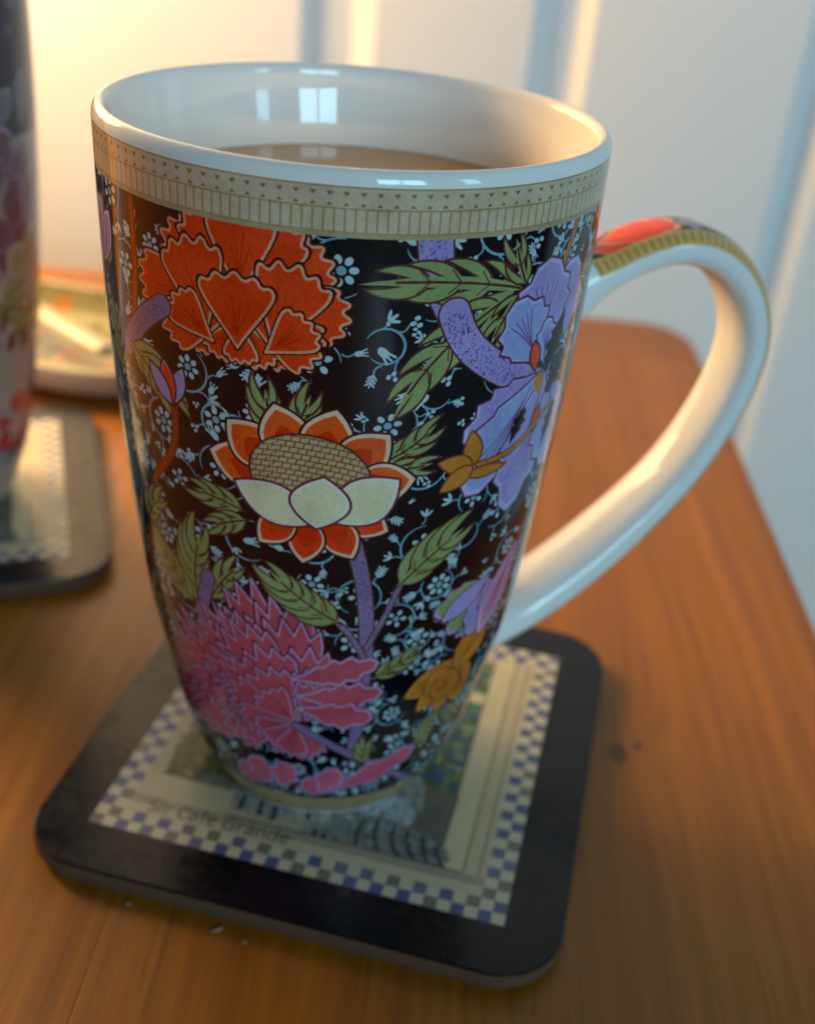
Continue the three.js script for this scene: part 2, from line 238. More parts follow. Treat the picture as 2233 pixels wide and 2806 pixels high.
function grain(c, fine, coarse) {                   // ink never lies quite even: fine speckle and slow mottling
  const g = c.getContext('2d'), w = c.width, h = c.height; g.setTransform(1, 0, 0, 1, 0, 0);
  const im = g.getImageData(0, 0, w, h), d = im.data, n = noiseGrid(256, 256), m = noiseGrid(61, 61);
  for (let y = 0; y < h; y++) for (let x = 0; x < w; x++) { const i = (y * w + x) * 4, v = (rnd() - 0.5) * fine * 2 + (n(x / 5.1, y / 5.1) - 0.5) * fine + (m(x / 33, y / 33) - 0.5) * coarse * 2, k = 0.35 + Math.max(d[i], d[i + 1], d[i + 2]) / 255; for (let q = 0; q < 3; q++) d[i + q] += v * k; }
  g.putImageData(im, 0, 0);
}
function mugPrint() {
  const W = 2048, Hp = 1114, S = W / WRAP, [c, g] = canvas(W, Hp);
  g.fillStyle = P.ground; g.fillRect(0, 0, W, Hp);
  g.setTransform(S, 0, 0, -S, W / 2, Hp);
  // fine vine ground, spaced out over the whole wrap
  const got = [];
  for (let k = 0; k < 9000 && got.length < 420; k++) { const x = rr(-118, 118), y = rr(8, 124), r = rr(2.6, 4.3); if (got.every(([a, b, q]) => Math.hypot(a - x, b - y) > (q + r) * 1.1)) { got.push([x, y, r]); } }
  for (const [x, y, r] of got) curl(g, x, y, r, rnd() < 0.5 ? 1 : -1);
  for (let k = 0; k < 300; k++) sprig(g, rr(-118, 118), rr(8, 123), rr(0, 6.28), rr(0.5, 0.85), Math.floor(rnd() * 4));
  const D2R = Math.PI / 180;
  // the bouquet is repeated around the mug; the copy in front stands at x = 0
  for (const [ox, c0, c1] of [[-119.34, -119.4, -62], [119.34, 57, 119.4], [0, -62, 57]]) {
    g.save(); g.beginPath(); g.rect(c0, 0, c1 - c0, 131); g.clip(); g.translate(ox, 0);
    // lilac trunk and flag flower
    stem(g, [[37, 124], [34.6, 118], [33, 112]], 0.9, P.ochre, P.ochreDark);
    stem(g, [[10.6, 125], [11, 119], [12.4, 115], [15, 110.5]], 4.6, P.lilac, P.stemDot);
    leaf(g, 26, 113.5, 162 * D2R, 25, 4.2, 0.45, 4);
    leaf(g, 23, 113, 205 * D2R, 24, 4.2, 0.8, 4);
    leaf(g, 25, 113.4, 232 * D2R, 9, 2.8, 0.3, 2);
    leaf(g, 26, 114, 122 * D2R, 8, 2.6, -0.3, 2);
    stem(g, [[14.5, 111.5], [16, 107.5], [21, 103], [27, 99.6], [35, 96]], 4.4, P.lilac, P.stemDot);
    const iris = { fill: P.lilac, edge: '#c3b8ec', dark: '#5b2f56', teeth: 5, depth: 0.1, shape: 1.1, veins: 2, veinColor: '#7a4a80', inset: 0.9 };
    petal(g, 33, 101, 70 * D2R, 16, 6, iris); petal(g, 31, 102, 92 * D2R, 15.5, 6.4, iris);
    petal(g, 31, 101, 122 * D2R, 13, 5, { ...iris, fill: P.lilac2 });
    petal(g, 33, 100, 96 * D2R, 8, 2.6, { ...iris, fill: P.lilac2, edge: '#cfe0f4' });
    petal(g, 31, 99.5, 104 * D2R, 5.5, 1.2, { fill: P.red, edge: P.red, dark: P.dark, shape: 1.1 });
    petal(g, 33.5, 99, 58 * D2R, 5.5, 1.2, { fill: P.red, edge: '#efc0a0', dark: P.dark, shape: 1.1 });
    petal(g, 33, 99, -150 * D2R, 17, 4.4, { ...iris, teeth: 5, depth: 0.14, veins: 0 });
    petal(g, 32, 99, -122 * D2R, 22, 5.6, { ...iris, fill: P.lilac2, edge: '#c3b8ec' });
    petal(g, 34, 99, -98 * D2R, 25, 6, iris); petal(g, 36, 98, -72 * D2R, 20, 5.6, { ...iris, fill: P.lilac2 });
    petal(g, 34, 93, -92 * D2R, 5, 1.1, { fill: P.red, edge: P.red, dark: P.dark, shape: 1.1 });
    for (const [x, y, a, l, w] of [[37, 108, 250, 9, 2], [40, 101, 236, 8, 1.8], [28, 88, 70, 6, 1.2], [38, 84, 80, 8, 1.4]]) petal(g, x, y, a * D2R, l, w, { fill: P.ground, edge: P.ground, dark: '#5b2f56', teeth: 4, depth: 0.3, line: 0.2 });
    g.fillStyle = P.ochre; g.beginPath(); g.ellipse(32.6, 97.2, 1.2, 1.9, 0.3, 0, 7); g.fill();
    // red layered flower under the band
    const red = { fill: P.red, edge: P.redEdge, dark: P.dark, inset: 0.95, sx: 1.25, rim: 0.42, line: 0.6 };
    const cup = (bx, by, rows, o) => { for (const [len, wid, n, a0, a1, off = 0, spread = 0] of rows) for (let i = 0; i < n; i++) { const j = i % 2 ? n - 1 - (i >> 1) : i >> 1, a = (a0 + (a1 - a0) * (n > 1 ? j / (n - 1) : 0)) * D2R; petal(g, bx + off * Math.cos(a) + spread * (j - (n - 1) / 2), by + off * Math.sin(a) + Math.abs(spread) * 0.25 * Math.abs(j - (n - 1) / 2), a + rr(-0.06, 0.06), len * rr(0.92, 1.06), wid, o); } };
    const redP = { ...red, fan: 5, vein: '#b8300f' };
    for (const [x, y, a, l, w] of [[-14, 113, 24, 14, 4.6], [-14, 113, 156, 14, 4.6], [-14, 113, 58, 13, 4.6], [-14, 113, 122, 13, 4.6], [-14, 112, 90, 13, 5], [-16, 109, 222, 8.5, 3], [-12, 109, 318, 8.5, 3], [-15, 108.5, 248, 7, 2.8], [-13, 108.5, 292, 7, 2.8], [-14, 108.5, 270, 6.5, 2.6], [-15, 112, 186, 18, 4.6], [-13, 112, -6, 14.5, 4.4], [-15, 109.5, 203, 13.5, 4], [-13, 109.5, -24, 11.5, 4], [-19, 105.5, 104, 14.5, 5.4], [-9.5, 105.5, 74, 13, 5.2], [-14.4, 104.4, 92, 11.5, 5.8], [-18, 104.6, 142, 9, 3.6], [-10.5, 104.6, 40, 8.5, 3.6]]) petal(g, x, y, a * D2R, l, w, redP);
    stem(g, [[-33, 121], [-32.4, 110], [-35, 101]], 1.0, '#b8431f', P.dark);
    stem(g, [[-37, 98], [-32, 104], [-27, 107.5]], 3.2);
    leaf(g, -36, 99, -20 * D2R, 12, 4, -0.6, 4);
    // orange and cream water flower on its stalk
    stem(g, [[0.6, 82], [3.6, 72], [5.6, 63], [6.6, 52], [6.6, 38], [6.2, 26]], 2.4);
    stem(g, [[6.4, 52], [9, 58], [11, 65]], 0.9); stem(g, [[6.2, 50], [4, 54.5], [1.5, 57.5]], 0.9);
    leaf(g, -8.5, 91, 112 * D2R, 8.5, 3, -0.3, 3); leaf(g, -7.5, 91, 62 * D2R, 9, 2.8, 0.2, 3);
    leaf(g, 6, 88.5, 24 * D2R, 10, 2.8, 0.5, 3); leaf(g, 6.6, 87.5, -8 * D2R, 7.5, 2.4, 0.4, 2);
    leaf(g, -14, 77.5, 164 * D2R, 9.5, 3, 0.3, 3); leaf(g, -13.5, 76, 198 * D2R, 8, 2.6, 0.3, 3);
    g.save(); g.translate(-4, 83); g.rotate(-0.14); g.translate(4, -83);
    const lot = { fill: P.orange, edge: '#f2d2b4', dark: P.dark, core: '#e2380f', shape: 1.05, inset: 0.82 };
    for (const a of [176, 148, 116, 84, 52, 16]) petal(g, -4.2 + 5 * Math.cos(a * D2R), 83.8 + 3 * Math.sin(a * D2R), a * D2R, 11, 3.9, lot);
    for (const a of [-18, -52, -88, -122]) petal(g, -3.4 + 3.6 * Math.cos(a * D2R), 81.5 + 2.4 * Math.sin(a * D2R), a * D2R, 9.6, 3.0, { ...lot, fill: P.red });
    g.fillStyle = P.tan; g.strokeStyle = P.brown; g.lineWidth = 0.35; g.beginPath(); g.ellipse(-4.4, 85.4, 9, 7.2, -0.05, 0, 7); g.fill(); g.stroke();
    g.save(); g.clip(); g.lineWidth = 0.2; g.strokeStyle = '#8a5a35'; for (let j = 0; j < 14; j++) { const y = 79.6 + j * 0.95; g.beginPath(); g.moveTo(-14, y - 1.4); g.quadraticCurveTo(-4, y + 1.6, 6, y - 1.0); g.stroke(); for (let i = 0; i < 14; i++) { const x = -13 + i * 1.25 + (j % 2) * 0.6; g.beginPath(); g.moveTo(x, y); g.lineTo(x + 0.15, y + 0.9); g.stroke(); } } g.restore();
    const cr = { fill: P.cream, edge: P.white, dark: '#7b2f35', shape: 1.0, inset: 0.86, line: 0.4 };
    petal(g, -2, 77.6, 165 * D2R, 14, 3.6, cr); petal(g, 0, 78.4, 46 * D2R, 12.5, 4.3, cr); petal(g, -2.0, 76.6, 92 * D2R, 9.6, 4.6, cr);
    g.restore();
    // pink double flower
    const pk = { fill: P.pink, edge: P.pinkEdge, dark: '#5b1f3a', inset: 0.95, sx: 1.35, teeth: 4, rim: 0.45, line: 0.5 };
    leaf(g, -25, 54, 96 * D2R, 17, 4.6, -0.5, 5); leaf(g, -26, 54, 128 * D2R, 15, 4, 0.4, 4); leaf(g, -22, 57, 66 * D2R, 12, 3, -0.4, 3);
    stem(g, [[-25, 52], [-23.5, 57], [-22, 62]], 2.6);
    const pinkP = { ...pk, rim: 0.34, fan: 5, vein: '#9a3149' };
    cup(-6, 33, [[33, 6, 6, 116, 192, 0, -1], [28.5, 6.2, 6, 106, 196, 0, -1], [24, 6.2, 5, 100, 196, 0, -1.2], [19, 6, 5, 88, 205, 0, -1.2], [14, 5.6, 4, 78, 210, 0, -1.4], [10.5, 4.6, 3, 70, 200, 0, -2], [10.5, 3.8, 4, 215, 285]], pinkP);
    petal(g, -6, 40, 4 * D2R, 17, 3.0, { ...pk, teeth: 5 }); petal(g, -6, 37, -10 * D2R, 16, 3.2, { ...pk, teeth: 4 }); petal(g, -7, 44, 16 * D2R, 17, 2.8, { ...pk, teeth: 5 });
    stem(g, [[-6, 32], [3, 26], [12, 20], [21, 13], [26, 9]], 1.7);
    // orange bud, mauve bell, small leaves
    stem(g, [[34, 50], [32, 47], [30, 44]], 1.1);
    for (const a of [205, 232, 258, 284]) petal(g, 28, 44, a * D2R, 14, 3.5, { fill: P.ochre, edge: '#e9a45a', dark: P.ochreDark, shape: 1.1, veins: 2, veinColor: P.ochreDark, inset: 0.9 });
    for (const a of [52, 214, 250]) petal(g, 26.5, 41.5, a * D2R, a > 90 ? 7.5 : 11, 4.2, { fill: P.ochre, edge: '#e9a45a', dark: P.ochreDark, shape: 0.95, veins: 2, veinColor: P.ochreDark, inset: 0.9 });
    g.fillStyle = P.ochreDark; for (let i = 0; i < 26; i++) { g.beginPath(); g.arc(23.5 + rr(-2.6, 2), 38.5 + rr(-1.8, 2), 0.22, 0, 7); g.fill(); }
    for (const a of [200, 232, 262, 292]) petal(g, 30, 61, a * D2R, 12.5, 3.3, { fill: a < 240 ? P.green : P.lilac, edge: '#c8b4e0', dark: '#5b2f56', shape: 1.05, teeth: 4, depth: 0.1, inset: 0.88 });
    petal(g, 31, 62, 214 * D2R, 13, 2.4, { fill: P.lilac, edge: '#c8b4e0', dark: '#5b2f56' });
    petal(g, 38, 66, 250 * D2R, 20, 4, { fill: '#c98fbe', edge: '#d9b8e0', dark: '#5b2f56', veins: 2 });
    leaf(g, 10.5, 64.5, 52 * D2R, 15, 4.2, -0.35, 4); leaf(g, 2, 57.5, 150 * D2R, 16, 4, -0.3, 5);
    leaf(g, 8, 45, 22 * D2R, 10, 2.6, 0.3, 3); leaf(g, 9, 21, 100 * D2R, 6.5, 2.4, -0.5, 3); leaf(g, 26, 31, 240 * D2R, 9, 3, 0.5, 4); leaf(g, 28, 31, 300 * D2R, 8, 2.6, 0.5, 3);
    petal(g, 20, 84.5, 0, 8, 1.1, { fill: P.ochre, edge: P.ochre, dark: P.ochreDark, shape: 0.8 });
    for (const a of [100, 165, 215]) petal(g, 21, 86, a * D2R, 6.5, 1.7, { fill: P.ochre, edge: '#d99045', dark: P.ochreDark, shape: 0.8 });
    stem(g, [[22, 86], [28, 86], [33, 89], [38, 92]], 0.8, P.ochre, P.ochreDark);
    // thin red brown climber at the side
    stem(g, [[-26, 95], [-25.6, 88], [-28, 82], [-34, 76], [-37, 66], [-40, 56]], 1.1, '#a9451f', P.dark);
    for (const a of [70, 100, 128]) petal(g, -26.2, 92, a * D2R, 7.5, 1.5, { fill: a === 100 ? P.red : P.lilac, edge: '#cbb4d8', dark: P.dark, shape: 1.0 });
    stem(g, [[-50, 118], [-48, 100], [-49, 84], [-46, 66], [-48, 50]], 3.4, P.lilac2, '#4c6ea0');
    leaf(g, -38, 66, 60 * D2R, 10, 3, -0.5, 3); leaf(g, -40, 60, 150 * D2R, 9, 3, 0.4, 3); leaf(g, -41, 92, 80 * D2R, 11, 3, 0.4, 3); leaf(g, -42, 108, 100 * D2R, 10, 3, -0.4, 3);
    for (const a of [60, 85, 110, 140]) petal(g, -46, 108, a * D2R, 11, 2.8, { fill: P.lilac, edge: '#cfc6ee', dark: '#5b2f56', shape: 1.05 });
    // pink tips rising from the foot
    for (const [x, a] of [[-14, 160], [-13, 118], [-11, 70], [0, 25], [3, 160], [-1, 60]]) petal(g, x, 12, a * D2R, a === 25 ? 25 : 9, a === 25 ? 3.2 : 3.4, { ...pk, fill: '#cf5a78', edge: '#b7a2e2', teeth: 3 });
    g.restore();
  }
  // printed borders: beads and flutes under the lip, a narrow one over the foot
  g.fillStyle = P.band; g.fillRect(-120, 121.9, 240, 9);
  g.fillStyle = '#b5a27c'; g.fillRect(-120, 128.35, 240, 1.6);
  g.fillStyle = P.gold; g.fillRect(-120, 125.55, 240, 0.22); g.fillRect(-120, 128.3, 240, 0.16);
  g.fillStyle = '#b8a67e'; g.fillRect(-120, 121.9, 240, 0.75); g.fillStyle = P.gold; g.fillRect(-120, 122.55, 240, 0.16);
  g.fillStyle = P.goldDark;
  for (let x = -119.5; x < 119.5; x += 2.05) { g.beginPath(); g.moveTo(x - 0.42, 127.75); g.lineTo(x + 0.42, 127.75); g.lineTo(x, 127.2); g.fill(); g.beginPath(); g.moveTo(x - 0.36, 125.98); g.lineTo(x + 0.36, 125.98); g.lineTo(x, 126.45); g.fill(); }
  g.strokeStyle = '#a98f58'; g.lineWidth = 0.2; for (let x = -119.5; x < 119.5; x += 1.32) { g.beginPath(); g.moveTo(x, 122.7); g.lineTo(x, 125.5); g.stroke(); }
  g.fillStyle = '#a58f64'; g.fillRect(-120, 0, 240, 9.4); g.strokeStyle = P.gold; g.lineWidth = 0.3; for (let x = -119.5; x < 119.5; x += 2) { g.beginPath(); g.moveTo(x, 5); g.lineTo(x, 8.4); g.stroke(); }
  g.fillStyle = P.gold; g.fillRect(-120, 8.7, 240, 0.3);
  // white porcelain where the decoration stops: at the handle and on the foot
  g.fillStyle = '#f1f0ec'; g.fillRect(-120, -1, 240, 2.6); g.fillRect(52.3, -1, 40, 123);
  grain(c, 9, 8);
  return tex(c);
}

// ---------------------------------------------------------------- mug
const FR = [0, 0.02, 0.06, 0.12, 0.2, 0.32, 0.45, 0.6, 0.75, 0.88, 1.0];
const RAD = [0.02163, 0.02395, 0.0265, 0.02918, 0.03141, 0.03455, 0.03649, 0.03821, 0.03945, 0.03988, 0.04002];
const H = 0.12992;
function outerR(y) {
  const u = Math.min(1, Math.max(0, y / H)); let i = 0; while (i < FR.length - 2 && u > FR[i + 1]) i++;
  const m = (j) => { const a = Math.max(0, j - 1), b = Math.min(FR.length - 1, j + 1); return (RAD[b] - RAD[a]) / (FR[b] - FR[a]); };
  const h = FR[i + 1] - FR[i], t = (u - FR[i]) / h, t2 = t * t, t3 = t2 * t;
  return (2 * t3 - 3 * t2 + 1) * RAD[i] + (t3 - 2 * t2 + t) * h * m(i) + (-2 * t3 + 3 * t2) * RAD[i + 1] + (t3 - t2) * h * m(i + 1);
}
const LIP = 0.1286;
function innerR(y) { return outerR(y) - 0.0025 - 0.0016 * (1 - sm(0.117, LIP, y)); }
function lathe(points, seg = 192) {
  const g = new THREE.LatheGeometry(points.map(([r, y]) => new THREE.Vector2(r, y)), seg, -Math.PI, 2 * Math.PI);
  const uv = g.attributes.uv, p = g.attributes.position;
  for (let i = 0; i < uv.count; i++) uv.setY(i, p.getY(i) / H);
  return g;
}
const RIPPLE = (() => { const [c, g] = canvas(512, 512), im = g.createImageData(512, 512), n = noiseGrid(22, 22), n2 = noiseGrid(70, 70); for (let y = 0; y < 512; y++) for (let x = 0; x < 512; x++) { const v = 128 + 150 * (n(x / 512 * 22, y / 512 * 22) - 0.5) + 40 * (n2(x / 512 * 70, y / 512 * 70) - 0.5), i = (y * 512 + x) * 4; im.data[i] = im.data[i + 1] = im.data[i + 2] = v; im.data[i + 3] = 255; } g.putImageData(im, 0, 0); return tex(c, false); })();
const porcelain = new THREE.MeshPhysicalMaterial({ color: lin(0.78, 0.78, 0.76), roughness: 0.06, ior: 1.52, bumpMap: RIPPLE, bumpScale: 0.00004 });
function handleSweep(alpha0, alpha1, t0, t1, lift, na, nt) {
  const pts = [[34, 95], [38.5, 98.4], [43, 100.8], [48.5, 103.4], [56, 106.4], [64.2, 107.3], [72.5, 104.4], [79.4, 97.8], [83.2, 89], [83.0, 79.2], [79, 67.5], [72, 56], [59.4, 43.0], [48.4, 34.2], [41.5, 30.0], [35.5, 27.6], [29, 25.6]].map(([r, y]) => new THREE.Vector3(r / 1000, y / 1000, 0));
  const c = new THREE.CatmullRomCurve3(pts, false, 'centripetal'); c.arcLengthDivisions = 400;
  const pos = [], uv = [], idx = [], L = c.getLength();
  for (let i = 0; i <= nt; i++) {
    const t = t0 + (t1 - t0) * i / nt, q = c.getPointAt(t), d = c.getTangentAt(t), N = new THREE.Vector3(-d.y, d.x, 0);   // outward side of the loop
    const root = 1 - sm(0, 0.13, t), foot = sm(0.88, 1, t);
    const a = 0.0066 + 0.0012 * sm(0.55, 0.95, t) + 0.0018 * root + 0.0012 * foot, b = 0.0037 + 0.0008 * sm(0.5, 0.9, t) + 0.0042 * root + 0.0004 * foot;
    for (let j = 0; j <= na; j++) {
      const al = alpha0 + (alpha1 - alpha0) * j / na, ca = Math.cos(al), sa = Math.sin(al), e = 0.8;
      const u = Math.sign(ca) * Math.pow(Math.abs(ca), e) * (b + lift), v = Math.sign(sa) * Math.pow(Math.abs(sa), e) * (a + lift);
      pos.push(q.x + N.x * u, q.y + N.y * u, v); uv.push(t * L, j / na);
      if (i < nt && j < na) { const k = i * (na + 1) + j; idx.push(k, k + na + 1, k + 1, k + 1, k + na + 1, k + na + 2); }
    }
  }
  const g = new THREE.BufferGeometry(); g.setAttribute('position', new THREE.Float32BufferAttribute(pos, 3)); g.setAttribute('uv', new THREE.Float32BufferAttribute(uv, 2)); g.setIndex(idx);
  g.computeVertexNormals();
  if (alpha1 - alpha0 > 6.2) { const n = g.attributes.normal; for (let i = 0; i <= nt; i++) { const a = i * (na + 1), b = a + na, v = new THREE.Vector3(n.getX(a) + n.getX(b), n.getY(a) + n.getY(b), n.getZ(a) + n.getZ(b)).normalize(); n.setXYZ(a, v.x, v.y, v.z); n.setXYZ(b, v.x, v.y, v.z); } }
  return g;
}
function handlePrint() {
  const [c, g] = canvas(1024, 128); // 205 mm along, 16 mm across
  g.fillStyle = P.ground; g.fillRect(0, 0, 1024, 128);
  g.save(); g.scale(5, 8); // mm
  for (let i = 0; i < 40; i++) sprig(g, rr(0, 205), rr(3, 13), rr(0, 6), 0.8, i % 4);
  for (const x of [16, 74, 132]) { for (const [dx, a, l] of [[-8, 0.15, 20], [-4, -0.22, 18], [2, 0.3, 14], [0, -0.05, 16]]) petal(g, x + dx, 8, a, l, 4.2, { fill: P.red, edge: P.redEdge, dark: P.dark, teeth: 4, depth: 0.14 }); stem(g, [[x + 16, 7], [x + 24, 9], [x + 32, 8]], 2.4, '#8a7f9c'); leaf(g, x + 30, 8, 0.1, 12, 3, 0.3, 3); }
  for (const [a, b] of [[0, 4.6], [11.4, 16]]) { g.fillStyle = '#dcb06a'; g.fillRect(0, a, 205, b - a); g.fillStyle = '#b38848'; for (let x = 0; x < 205; x += 1.5) g.fillRect(x, a + 0.7, 0.5, b - a - 1.4); }
  g.restore();
  return tex(c);
}
function makeMug(name, label, printTex, pos, handleTurn, scale = 1) {
  const mug = thing(name, label, 'mug', pos); mug.scale.setScalar(scale);
  const printed = new THREE.MeshPhysicalMaterial({ map: printTex, color: lin(0.78, 0.77, 0.76), roughness: 0.1, bumpMap: RIPPLE, bumpScale: 0.00005, ior: 1.52 });
  const out = []; for (let i = 0; i <= 90; i++) { const y = 0.0012 + (LIP - 0.0012) * i / 90; out.push([outerR(y), y]); }
  mesh('body', lathe(out), printed, mug);
  // lip and lining: over the edge and down inside to the bottom
  const inn = [[outerR(LIP), LIP]], ro = outerR(LIP), ri = innerR(LIP), w = (ro - ri) / 2;
  for (let i = 1; i < 14; i++) { const a = Math.PI * i / 14; inn.push([ro - w + w * Math.cos(a), LIP + 0.0020 * Math.sin(a)]); }
  for (let i = 0; i <= 60; i++) { const y = LIP - (LIP - 0.010) * i / 60; inn.push([innerR(y), y]); }
  inn.push([0.018, 0.0072], [0.010, 0.0066], [0.0001, 0.0065]);
  mesh('lining', lathe(inn), porcelain, mug);
  const r0 = outerR(0.0012);
  mesh('foot', lathe([[0.0001, 0.0022], [0.0165, 0.0022], [0.0178, 0.0008], [0.019, 0.0001], [0.0205, 0.0001], [r0 - 0.0003, 0.0005], [r0, 0.0012]]), porcelain, mug);
  const handle = mesh('handle', handleSweep(-Math.PI, Math.PI, 0, 1, 0, 40, 120), porcelain, mug); handle.rotation.y = handleTurn;
  const hm = new THREE.MeshPhysicalMaterial({ map: HANDLE_TEX, roughness: 0.14, side: THREE.DoubleSide });
  const strip = mesh('printed_strip', handleSweep(-1.32, 1.32, 0.088, 0.72, 0.00012, 20, 100), hm, handle);
  return mug;
}
const HANDLE_TEX = handlePrint();
HANDLE_TEX.repeat.set(1 / 0.205, 1);
makeMug('latte_mug', 'tall white porcelain mug with colourful flowers on black, full of tea', mugPrint(), [0, CT, 0], 18 * Math.PI / 180);
{
  const pts = [[0.0001, 0.020], [0.02, 0.020]]; for (let i = 0; i <= 20; i++) { const y = 0.022 + (0.1166 - 0.022) * i / 20; pts.push([innerR(y) - 0.00004, y]); }
  const e = innerR(0.1162); pts.push([e - 0.0004, 0.11645], [e - 0.0014, 0.1164], [0.025, 0.11638], [0.0001, 0.11638]);
  const tea = mesh('tea', lathe(pts, 128), new THREE.MeshPhysicalMaterial({ color: lin(0.74, 0.36, 0.115), roughness: 0.05, ior: 1.33 }));
  tea.position.y = CT; tea.userData = { label: 'milky brown tea filling the flowered mug', category: 'tea' };
}

// ---------------------------------------------------------------- coasters
function coasterPrint() {
  const N = 1024, HALF = 51.75, S = N / (2 * HALF), [c, g] = canvas(N, N);
  g.fillStyle = '#0b0b11'; g.fillRect(0, 0, N, N);
  g.setTransform(S, 0, 0, S, N / 2, N / 2);           // mm, x to the right, y to the front
  const q = 40.9, k = 2 * q / 32;
  g.fillStyle = '#cdc3a5'; g.fillRect(-q, -q, 2 * q, 2 * q);
  for (let i = 0; i < 32; i++) for (let j = 0; j < 32; j++) { if (Math.min(i, j, 31 - i, 31 - j) > 1 || (i + j) % 2 === 0) continue; g.fillStyle = ['#5d6484', '#6f7288', '#59608a', '#7c776c', '#666a86'][Math.floor(rnd() * 5)]; g.fillRect(-q + i * k, -q + j * k, k, k); }
  const w = q - 2 * k;                                // picture
  g.save(); g.beginPath(); g.rect(-w, -w, 2 * w, 2 * w); g.clip();
  g.fillStyle = '#b9ab8c'; g.fillRect(-w, -w, 2 * w, 2 * w);
  // garden behind the window
  g.fillStyle = '#4b5a3c'; g.fillRect(-w + 3, -w + 3, 2 * w - 9, 2 * w - 14);
  for (let i = 0; i < 1500; i++) { const x = rr(-w + 3, w - 8), y = rr(-w + 3, w - 12), t = rnd(); g.fillStyle = x > 4 ? (t < 0.45 ? '#5a7d55' : t < 0.8 ? '#3d567e' : '#8aa06a') : (t < 0.6 ? '#6c6a35' : t < 0.85 ? '#3a4425' : '#a08f4a'); g.beginPath(); g.ellipse(x, y, rr(0.5, 1.7), rr(0.4, 1.1), rr(0, 3), 0, 7); g.fill(); }
  // sash bars
  g.fillStyle = '#d2c39c'; g.fillRect(w - 9.5, -w, 5, 2 * w); g.fillRect(4, -21.5, w, 3.6); g.fillStyle = '#c6b694'; g.fillRect(w - 4.5, -w, 4.5, 2 * w); g.strokeStyle = '#8b7c60'; g.lineWidth = 0.4; g.strokeRect(w - 9.5, -w - 1, 5, 2 * w + 2); g.strokeRect(w - 4.5, -w - 1, 3, 2 * w + 2);
  // cushion, sill and a resting tabby
  g.fillStyle = '#6d675c'; g.beginPath(); g.moveTo(w - 9, 12); g.lineTo(8, 8); g.lineTo(2, 30); g.lineTo(w - 9.5, 31); g.fill();
  const fur = (cx, cy, rx, ry, rot, n, tones, len, lean) => { for (let i = 0; i < n; i++) { const q = Math.sqrt(rnd()), a = rr(0, 6.28), u = q * rx * Math.cos(a), v = q * ry * Math.sin(a), x = cx + u * Math.cos(rot) - v * Math.sin(rot), y = cy + u * Math.sin(rot) + v * Math.cos(rot), d = lean + rr(-0.35, 0.35), l = len * rr(0.6, 1.3); g.strokeStyle = tones[Math.floor(rnd() * tones.length)]; g.lineWidth = rr(0.2, 0.45); g.beginPath(); g.moveTo(x, y); g.lineTo(x + l * Math.cos(d), y + l * Math.sin(d)); g.stroke(); } };
  const stripes = (list) => { for (const [x, y, l, d, bend] of list) for (let i = 0; i < 26; i++) { const t = i / 26, a = d + bend * t, px = x + l * t * Math.cos(d + bend * t / 2), py = y + l * t * Math.sin(d + bend * t / 2); g.strokeStyle = ['#39434a', '#2c343a', '#4a5356'][i % 3]; g.lineWidth = rr(0.25, 0.5); g.beginPath(); g.moveTo(px + rr(-0.5, 0.5), py + rr(-0.4, 0.4)); g.lineTo(px + 1.1 * Math.cos(a + rr(-0.5, 0.5)), py + 1.1 * Math.sin(a + rr(-0.5, 0.5))); g.stroke(); } };
  fur(0, 15, 20, 13, 0, 1600, ['#8d9296', '#a3a49c', '#787f84', '#b3ada0'], 1.8, 1.2);
  fur(10, 21, 9, 5.5, -0.2, 420, ['#aebac4', '#c3c9cc', '#93a4b4'], 1.5, 1.4);
  fur(15, 27, 12.5, 4.6, 0.14, 900, ['#6f7a7c', '#868c88', '#5a6468', '#99998f'], 1.3, 0.5);
  fur(3, 30, 5, 2.6, 0.1, 240, ['#868c88', '#a09f94', '#6f7a7c'], 0.9, 0.3);
  fur(-12, 26.5, 7.5, 2.8, 0.12, 340, ['#8a8d88', '#6f7a7c', '#a7a498'], 0.9, 0.2);
  fur(-21, 24, 5, 2.2, 0.2, 160, ['#8d9087', '#6d6f66'], 0.8, 0.2);
  stripes([[10, 23.5, 7, 1.9, -0.7], [13, 23, 8, 1.8, -0.8], [16, 23.2, 8.5, 1.7, -0.9], [19, 23.6, 8, 1.6, -0.8], [22, 24.5, 7, 1.5, -0.6], [25, 26, 5, 1.4, -0.5], [-4, 20, 6, 2.2, -0.6], [-9, 19, 6, 2.4, -0.6], [0, 21, 6, 2, -0.6], [-15, 25, 3.4, 1.3, 0.3], [-11, 25.4, 3.4, 1.3, 0.3], [-8, 25.8, 3.2, 1.3, 0.3], [1.2, 29.4, 3, 1.2, 0.4], [3.4, 29.8, 3, 1.2, 0.4], [5.6, 30, 2.8, 1.2, 0.4]]);
  g.fillStyle = '#c2b593'; g.fillRect(-w, w - 11, 19, 8); g.fillStyle = '#a39a86'; g.fillRect(-w, w - 4.6, 2 * w, 2.4); g.fillStyle = '#c8bc9b'; g.fillRect(-w, w - 2.4, 2 * w, 2.6);
  g.strokeStyle = '#5d543f'; g.lineWidth = 0.35; g.beginPath(); g.moveTo(-w + 19, w - 4.6); g.lineTo(w - 5, w - 4.6); g.stroke();
  g.restore();
  g.fillStyle = '#3a3128'; g.font = '4.2px sans-serif'; g.fillText('Sir Cafe Grande', -w + 4, w - 1.0);
  g.globalAlpha = 1;
  // hairline scratches and dried specks on the laminate
  g.lineWidth = 0.08; for (let i = 0; i < 60; i++) { g.strokeStyle = 'rgba(150,140,125,0.35)'; const x = rr(-50, 50), y = rr(-50, 50), a = rr(0, 6.3), l = rr(1, 6); g.beginPath(); g.moveTo(x, y); g.lineTo(x + l * Math.cos(a), y + l * Math.sin(a)); g.stroke(); }
